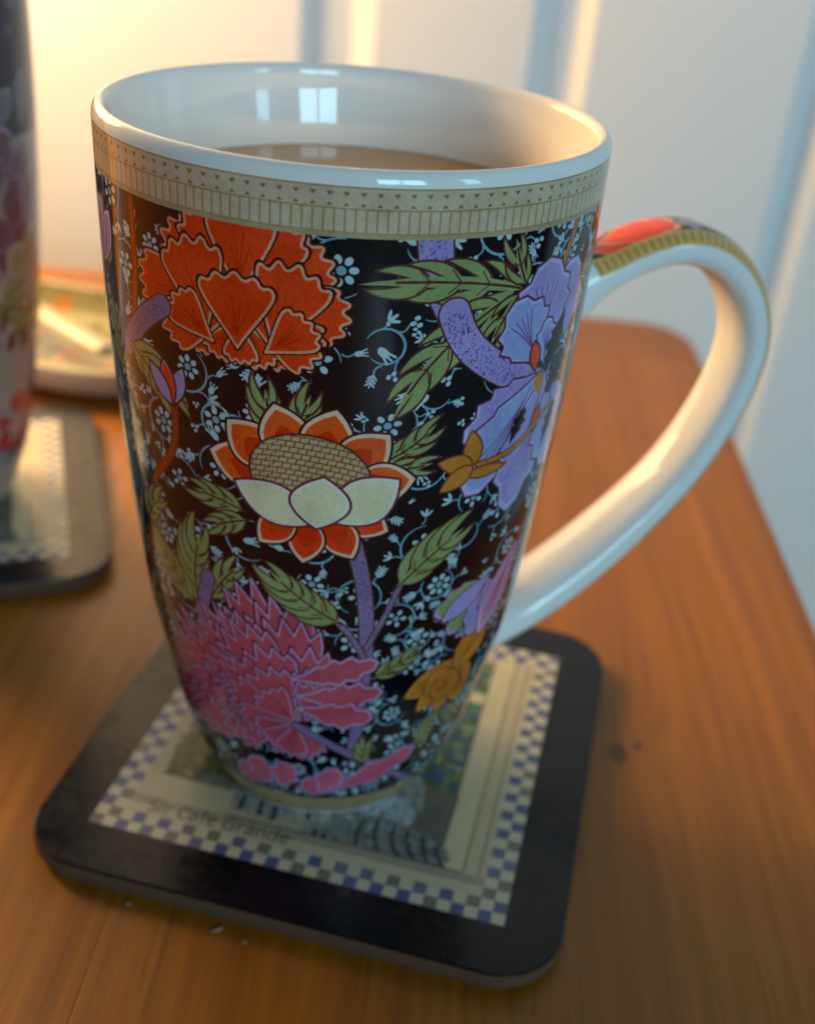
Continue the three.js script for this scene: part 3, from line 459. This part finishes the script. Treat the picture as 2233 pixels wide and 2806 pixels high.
  for (let i = 0; i < 130; i++) { g.fillStyle = 'rgba(160,150,130,0.4)'; g.beginPath(); g.arc(rr(-50, 50), rr(-50, 50), rr(0.05, 0.22), 0, 7); g.fill(); }
  return tex(c);
}
const coasterTex = coasterPrint(); coasterTex.wrapS = coasterTex.wrapT = THREE.ClampToEdgeWrapping;
const smudge = (() => { const [c, g] = canvas(512, 512), im = g.createImageData(512, 512), n = noiseGrid(14, 14), n2 = noiseGrid(90, 90); for (let y = 0; y < 512; y++) for (let x = 0; x < 512; x++) { const v = 60 + 110 * n(x / 36, y / 36) * n2(x / 5.7, y / 5.7) + 40 * n2(x / 11, y / 11 + 7), i = (y * 512 + x) * 4; im.data[i] = im.data[i + 1] = im.data[i + 2] = v; im.data[i + 3] = 255; } g.putImageData(im, 0, 0); return tex(c, false); })();
function roundSquare(h, r) { const s = new THREE.Shape(); s.moveTo(-h + r, -h); s.lineTo(h - r, -h); s.absarc(h - r, -h + r, r, -Math.PI / 2, 0); s.lineTo(h, h - r); s.absarc(h - r, h - r, r, 0, Math.PI / 2); s.lineTo(-h + r, h); s.absarc(-h + r, h - r, r, Math.PI / 2, Math.PI); s.lineTo(-h, -h + r); s.absarc(-h + r, -h + r, r, Math.PI, 1.5 * Math.PI); return s; }
function makeCoaster(name, label, pos, turn) {
  const co = thing(name, label, 'coaster', pos, turn, 'printed square coasters on the table');
  const h = 0.05175, r = 0.0125;
  const slab = (nm, y0, y1, hh, bevel, m) => { const g = new THREE.ExtrudeGeometry(roundSquare(hh, r), { depth: Math.max(1e-5, y1 - y0 - 2 * bevel), bevelEnabled: true, bevelThickness: bevel, bevelSize: bevel, bevelOffset: -bevel, bevelSegments: 3, curveSegments: 14 }); g.rotateX(-Math.PI / 2); g.translate(0, y0 + bevel, 0); return mesh(nm, g, m, co); };
  const fibre = new THREE.MeshStandardMaterial({ color: lin(0.09, 0.038, 0.016), roughness: 0.85, bumpMap: smudge, bumpScale: 0.0002 });
  slab('cork_backing', 0, 0.0016, h - 0.0006, 0.0003, new THREE.MeshStandardMaterial({ color: lin(0.075, 0.034, 0.015), roughness: 0.95 }));
  slab('board', 0.0016, CT - 0.0005, h, 0.0004, fibre);
  const g = new THREE.ExtrudeGeometry(roundSquare(h - 0.0002, r), { depth: 0.0001, bevelEnabled: true, bevelThickness: 0.0002, bevelSize: 0.0004, bevelOffset: -0.0004, bevelSegments: 3, curveSegments: 14 });
  g.rotateX(-Math.PI / 2); g.translate(0, CT - 0.0003, 0);
  const p = g.attributes.position, uv = g.attributes.uv; for (let i = 0; i < p.count; i++) uv.setXY(i, (p.getX(i) + h) / (2 * h), 1 - (p.getZ(i) + h) / (2 * h));
  mesh('printed_face', g, new THREE.MeshPhysicalMaterial({ map: coasterTex, roughness: 0.62, roughnessMap: smudge, specularIntensity: 0.75 }), co);
  return co;
}
makeCoaster('coaster', 'black edged square coaster with checked border under the flowered mug', [0.00561, 0, -0.00249], -0.27298);
makeCoaster('coaster_001', 'black edged square coaster under the pale mug beside the patterned dish', [-0.1195, 0, -0.0945], 0.265);

// ---------------------------------------------------------------- second mug, on the other coaster
function paleMugPrint() {
  const W = 1024, Hp = 557, S = W / WRAP, [c, g] = canvas(W, Hp);
  g.fillStyle = '#a79c92'; g.fillRect(0, 0, W, Hp);
  g.setTransform(S, 0, 0, -S, W / 2, Hp);
  for (let ox = -120; ox <= 120; ox += 60) {
    g.save(); g.translate(ox, 0);
    g.fillStyle = '#2c2334'; g.fillRect(-1, 96, 62, 40);
    for (let i = 0; i < 60; i++) { g.fillStyle = ['#43334a', '#5b5470', '#2c3842', '#4a2a34'][i % 4]; g.beginPath(); g.ellipse(rr(0, 60), rr(92, 130), rr(1, 4), rr(0.7, 2.4), rr(0, 3), 0, 7); g.fill(); }
    for (let i = 0; i < 5; i++) petal(g, 5 + i * 12, 98, rr(0.7, 2.2), 12, 3.4, { fill: '#6f747e', edge: '#9a9ca2', dark: '#3c4450', teeth: 0 });
    const a = { fill: '#a8434f', edge: '#c9a0b8', dark: '#4f1c28', teeth: 3 }, b = { fill: '#7d4a5a', edge: '#b79ab8', dark: '#4a2436', teeth: 3 }, d = { fill: '#a8926a', edge: '#ddd0b4', dark: '#6b5a40', teeth: 0 };
    ruffled(g, 14, 80, [[5, 11, 4.4, 9, 0, 5.6], [2, 9, 4, 6, 0.4, 6]], a); ruffled(g, 42, 82, [[5, 12, 4.6, 9, 0, 5.6], [2, 9, 4, 6, 0.4, 6]], b);
    ruffled(g, 28, 60, [[4, 12, 4.6, 8, 0, 5.5], [1, 8, 4, 5, 0, 5.2]], d); ruffled(g, 56, 62, [[4, 11, 4.4, 8, 0, 5.5]], d);
    for (let i = 0; i < 8; i++) leaf(g, rr(2, 58), rr(40, 58), rr(0, 6.2), rr(9, 14), 3.6, 0.4, 3);
    g.fillStyle = '#5a4434'; for (let i = 0; i < 12; i++) { g.beginPath(); g.ellipse(rr(0, 60), rr(46, 56), rr(2, 4), rr(1, 2.2), rr(0, 3), 0, 7); g.fill(); }
    ruffled(g, 8, 28, [[3, 8, 3.2, 7, 0, 5.4]], a); ruffled(g, 50, 26, [[3, 7, 3, 7, 0, 5.4]], { ...a, fill: '#b02a35' });
    for (let i = 0; i < 10; i++) { g.fillStyle = ['#8f9aa0', '#a8a08c', '#7c8b84'][i % 3]; g.beginPath(); g.ellipse(rr(0, 60), rr(6, 36), rr(2, 4.5), rr(1, 2), rr(0, 3), 0, 7); g.fill(); }
    g.restore();
  }
  return tex(c);
}
makeMug('latte_mug_001', 'tall pale porcelain mug with mauve and red flowers, standing beside the patterned dish', paleMugPrint(), [-0.116, CT, -0.0945], 200 * Math.PI / 180).scale.set(1, 1.065, 1);

// ---------------------------------------------------------------- patterned dish with a knife, behind the second mug
{
  const dish = thing('oblong_dish', 'small oblong cream dish with green and orange flower print inside', 'dish', [-0.1195, 0, -0.2105], -0.29);
  const HX = 0.066, HZ = 0.0375, n = 96;
  // profile rings: [inset from the outer edge, height]
  const rings = (list) => {
    const pos = [], uv = [], idx = [];
    list.forEach(([ins, y], k) => { for (let i = 0; i <= n; i++) { const a = i / n * 2 * Math.PI, ca = Math.cos(a), sa = Math.sin(a), e = 0.42, wav = 1; const hx = Math.max(0, HX - ins), hz = Math.max(0, HZ - ins), x = Math.sign(ca) * Math.pow(Math.abs(ca), e) * hx * wav, z = Math.sign(sa) * Math.pow(Math.abs(sa), e) * hz * wav; pos.push(x, y, z); uv.push(x / 0.14 + 0.5, z / 0.14 + 0.5); if (k < list.length - 1 && i < n) { const q = k * (n + 1) + i; idx.push(q, q + 1, q + n + 1, q + 1, q + n + 2, q + n + 1); } } });
    const g = new THREE.BufferGeometry(); g.setAttribute('position', new THREE.Float32BufferAttribute(pos, 3)); g.setAttribute('uv', new THREE.Float32BufferAttribute(uv, 2)); g.setIndex(idx); g.computeVertexNormals(); return g;
  };
  const cream = new THREE.MeshPhysicalMaterial({ color: lin(0.72, 0.64, 0.46), roughness: 0.2, side: THREE.DoubleSide });
  const [c, g] = canvas(512, 512); g.fillStyle = '#98946a'; g.fillRect(0, 0, 512, 512); g.scale(512 / 140, 512 / 140);
  for (let i = 0; i < 60; i++) leaf(g, rr(4, 136), rr(30, 110), rr(0, 6.28), rr(8, 14), 3, 0.4, 3);
  for (let i = 0; i < 26; i++) ruffled(g, rr(6, 134), rr(32, 108), [[1, 5, 2.2, 6, 0, 5.2]], { fill: i % 3 ? '#c9822f' : '#8a8f9a', edge: '#e0d0a0', dark: '#59502e', teeth: 0 });
  for (let i = 0; i < 70; i++) { g.fillStyle = i % 2 ? '#3c4630' : '#55585a'; g.beginPath(); g.ellipse(rr(6, 134), rr(32, 108), rr(1, 3.4), rr(0.8, 2), rr(0, 3), 0, 7); g.fill(); }
  mesh('outer_side', rings([[0.012, 0.0004], [0.008, 0.0006], [0.004, 0.003], [0.0012, 0.0085], [0.0003, 0.0105], [0, 0.0118], [0.0004, 0.0128], [0.0012, 0.0132], [0.002, 0.013]]), cream, dish);
  mesh('printed_inside', rings([[0.002, 0.013], [0.003, 0.0118], [0.0055, 0.006], [0.009, 0.0034], [0.014, 0.003], [0.0374, 0.003]]), new THREE.MeshPhysicalMaterial({ map: tex(c), roughness: 0.2, side: THREE.DoubleSide }), dish);
  mesh('underside', rings([[0.012, 0.0004], [0.02, 0.0004], [0.0374, 0.0004]]), cream, dish);
  const knife = thing('butter_knife', 'cream handled butter knife lying across the oblong dish', 'knife', [-0.118, 0.0165, -0.212], -0.80);
  const hp = [[0.0001, 0], [0.003, 0.0004], [0.0038, 0.003], [0.0042, 0.02], [0.0036, 0.05], [0.0034, 0.068], [0.0028, 0.072], [0.0001, 0.0724]].map(([a, b]) => new THREE.Vector2(a, b));
  const hg = new THREE.LatheGeometry(hp, 24); hg.rotateZ(Math.PI / 2); hg.scale(1, 0.62, 1); hg.translate(0.055, 0, 0);
  mesh('handle', hg, new THREE.MeshPhysicalMaterial({ color: lin(0.5, 0.45, 0.32), roughness: 0.35 }), knife);
  const bs = new THREE.Shape(); bs.moveTo(-0.016, -0.004); bs.lineTo(-0.062, -0.005); bs.quadraticCurveTo(-0.078, -0.004, -0.08, 0.004); bs.lineTo(-0.03, 0.005); bs.lineTo(-0.016, 0.003); bs.closePath();
  const bgm = new THREE.ExtrudeGeometry(bs, { depth: 0.001, bevelEnabled: true, bevelSize: 0.0003, bevelThickness: 0.0003, bevelSegments: 2 }); bgm.rotateX(Math.PI / 2);
  mesh('blade', bgm, new THREE.MeshStandardMaterial({ color: lin(0.6, 0.6, 0.62), metalness: 1, roughness: 0.25 }), knife);
}

// ---------------------------------------------------------------- crumbs by the coaster
{
  const m = new THREE.MeshStandardMaterial({ color: lin(0.3, 0.22, 0.14), roughness: 0.9 });
  [[-0.0176, 0.0468, 0.0005], [-0.0125, 0.0492, 0.00035], [-0.0345, 0.0415, 0.00035]].forEach(([x, z, s], i) => {
    const g = new THREE.IcosahedronGeometry(s, 1), p = g.attributes.position; for (let k = 0; k < p.count; k++) { const X = p.getX(k), Y = p.getY(k), Z = p.getZ(k), f = 0.65 + 0.6 * Math.abs(Math.sin(X * 9100 + i * 3 + Y * 5300 - Z * 7700)); p.setXYZ(k, X * f * 1.9, Y * 0.55, Z * f * 0.9); } g.computeVertexNormals();
    const o = mesh(i ? `crumb_00${i}` : 'crumb', g, m); o.position.set(x, s * 0.5, z); o.rotation.y = 0.6 + i * 1.3; o.userData = { label: 'tiny pale crumb on the table along the front edge of the coaster', category: 'crumb', group: 'crumbs along the coaster' };
  });
}

// ---------------------------------------------------------------- table lamp (left of the picture, by the wall)
{
  const [x, y, z] = LAMP_AT, lamp = thing('table_lamp', 'small globe lamp glowing warm at the wall end of the table', 'lamp', [x, 0, z + 0]);
  const brass = new THREE.MeshStandardMaterial({ color: lin(0.45, 0.3, 0.12), metalness: 1, roughness: 0.35 });
  const L = (pts, m, nm) => mesh(nm, new THREE.LatheGeometry(pts.map(([a, b]) => new THREE.Vector2(a, b)), 48), m, lamp);
  L([[0.0001, 0.0], [0.05, 0.0], [0.052, 0.003], [0.05, 0.008], [0.03, 0.014], [0.012, 0.02], [0.0001, 0.022]], brass, 'base');
  L([[0.0001, 0.018], [0.007, 0.02], [0.0055, 0.06], [0.0055, y - 0.11], [0.012, y - 0.1], [0.024, y - 0.09], [0.028, y - 0.079], [0.0001, y - 0.078]], brass, 'stem');
  const bulb = mesh('bulb', new THREE.SphereGeometry(0.082, 40, 24), new THREE.MeshStandardMaterial({ color: lin(0.8, 0.7, 0.5), emissive: lin(...LAMP_COLOR), emissiveIntensity: 9, roughness: 0.4 }), lamp); bulb.position.y = y;
  const pl = new THREE.PointLight(lin(...LAMP_COLOR), LAMP_POWER); pl.name = 'lamp_glow'; pl.position.set(0, y, 0); pl.castShadow = true; pl.shadow.radius = 4; pl.shadow.mapSize.set(2048, 2048); pl.shadow.camera.near = 0.05; pl.shadow.camera.far = 4; lamp.add(pl);
}

// ---------------------------------------------------------------- windows behind the camera, mirrored in the glaze
function makeWindow(name, label, at, w, nx, rows, facing, power) {
  const win = thing(name, label, 'window', at, facing), y0 = 0.0, frameM = new THREE.MeshStandardMaterial({ color: lin(0.75, 0.75, 0.73), roughness: 0.5 });
  const total = 2.45, sill = 1.05, ph = (total - sill) / rows, pw = w / nx;
  const bar = (cx, cy, bw, bh) => { const m = mesh('frame_bar', new RoundedBoxGeometry(bw, bh, 0.05, 2, 0.004), frameM, win); m.position.set(cx, cy, 0); };
  bar(-w / 2 - 0.03, total / 2, 0.055, total); bar(w / 2 + 0.03, total / 2, 0.055, total); bar(0, total + 0.03, w + 0.12, 0.055);
  bar(0, sill - 0.03, w, 0.055);
  for (let i = 1; i < nx; i++) bar(-w / 2 + i * pw, (sill + total) / 2, 0.05, total - sill);
  for (let j = 1; j < rows; j++) for (let i = 0; i < nx; i++) bar(-w / 2 + (i + 0.5) * pw, sill + j * ph, pw - 0.052, 0.035);
  const panel = mesh('lower_panel', new RoundedBoxGeometry(w, sill - 0.06, 0.03, 2, 0.004), frameM, win); panel.position.set(0, (sill - 0.06) / 2, 0);
  const glow = new THREE.MeshStandardMaterial({ color: lin(0.1, 0.12, 0.14), emissive: lin(...DAY_COLOR), emissiveIntensity: 0.4, roughness: 0.3 });
  for (let i = 0; i < nx; i++) for (let j = 0; j < rows; j++) {
    const cx = -w / 2 + (i + 0.5) * pw, cy = sill + (j + 0.5) * ph, a = pw - 0.055, b = ph - 0.04;
    mesh('window_pane', new THREE.BoxGeometry(a, b, 0.006), glow, win).position.set(cx, cy, -0.01);
    const l = new THREE.RectAreaLight(lin(...DAY_COLOR), power, a, b); l.name = 'window_light'; l.position.set(cx, cy, 0.03); l.rotation.y = Math.PI; win.add(l);
  }
  return win;
}
const aim = (x, z) => Math.atan2(-x, -z);
makeWindow('tall_window', 'wide tall window with pale evening daylight, behind the table', [1.15, -0.72, 3.1], 1.2, 2, 2, aim(1.15, 3.1), 16.5);
makeWindow('narrow_window', 'narrow tall window with pale evening daylight, beside the wide window', [2.45, -0.72, 2.0], 0.42, 1, 2, aim(2.45, 2.0), 9);

renderer.render(scene, camera);
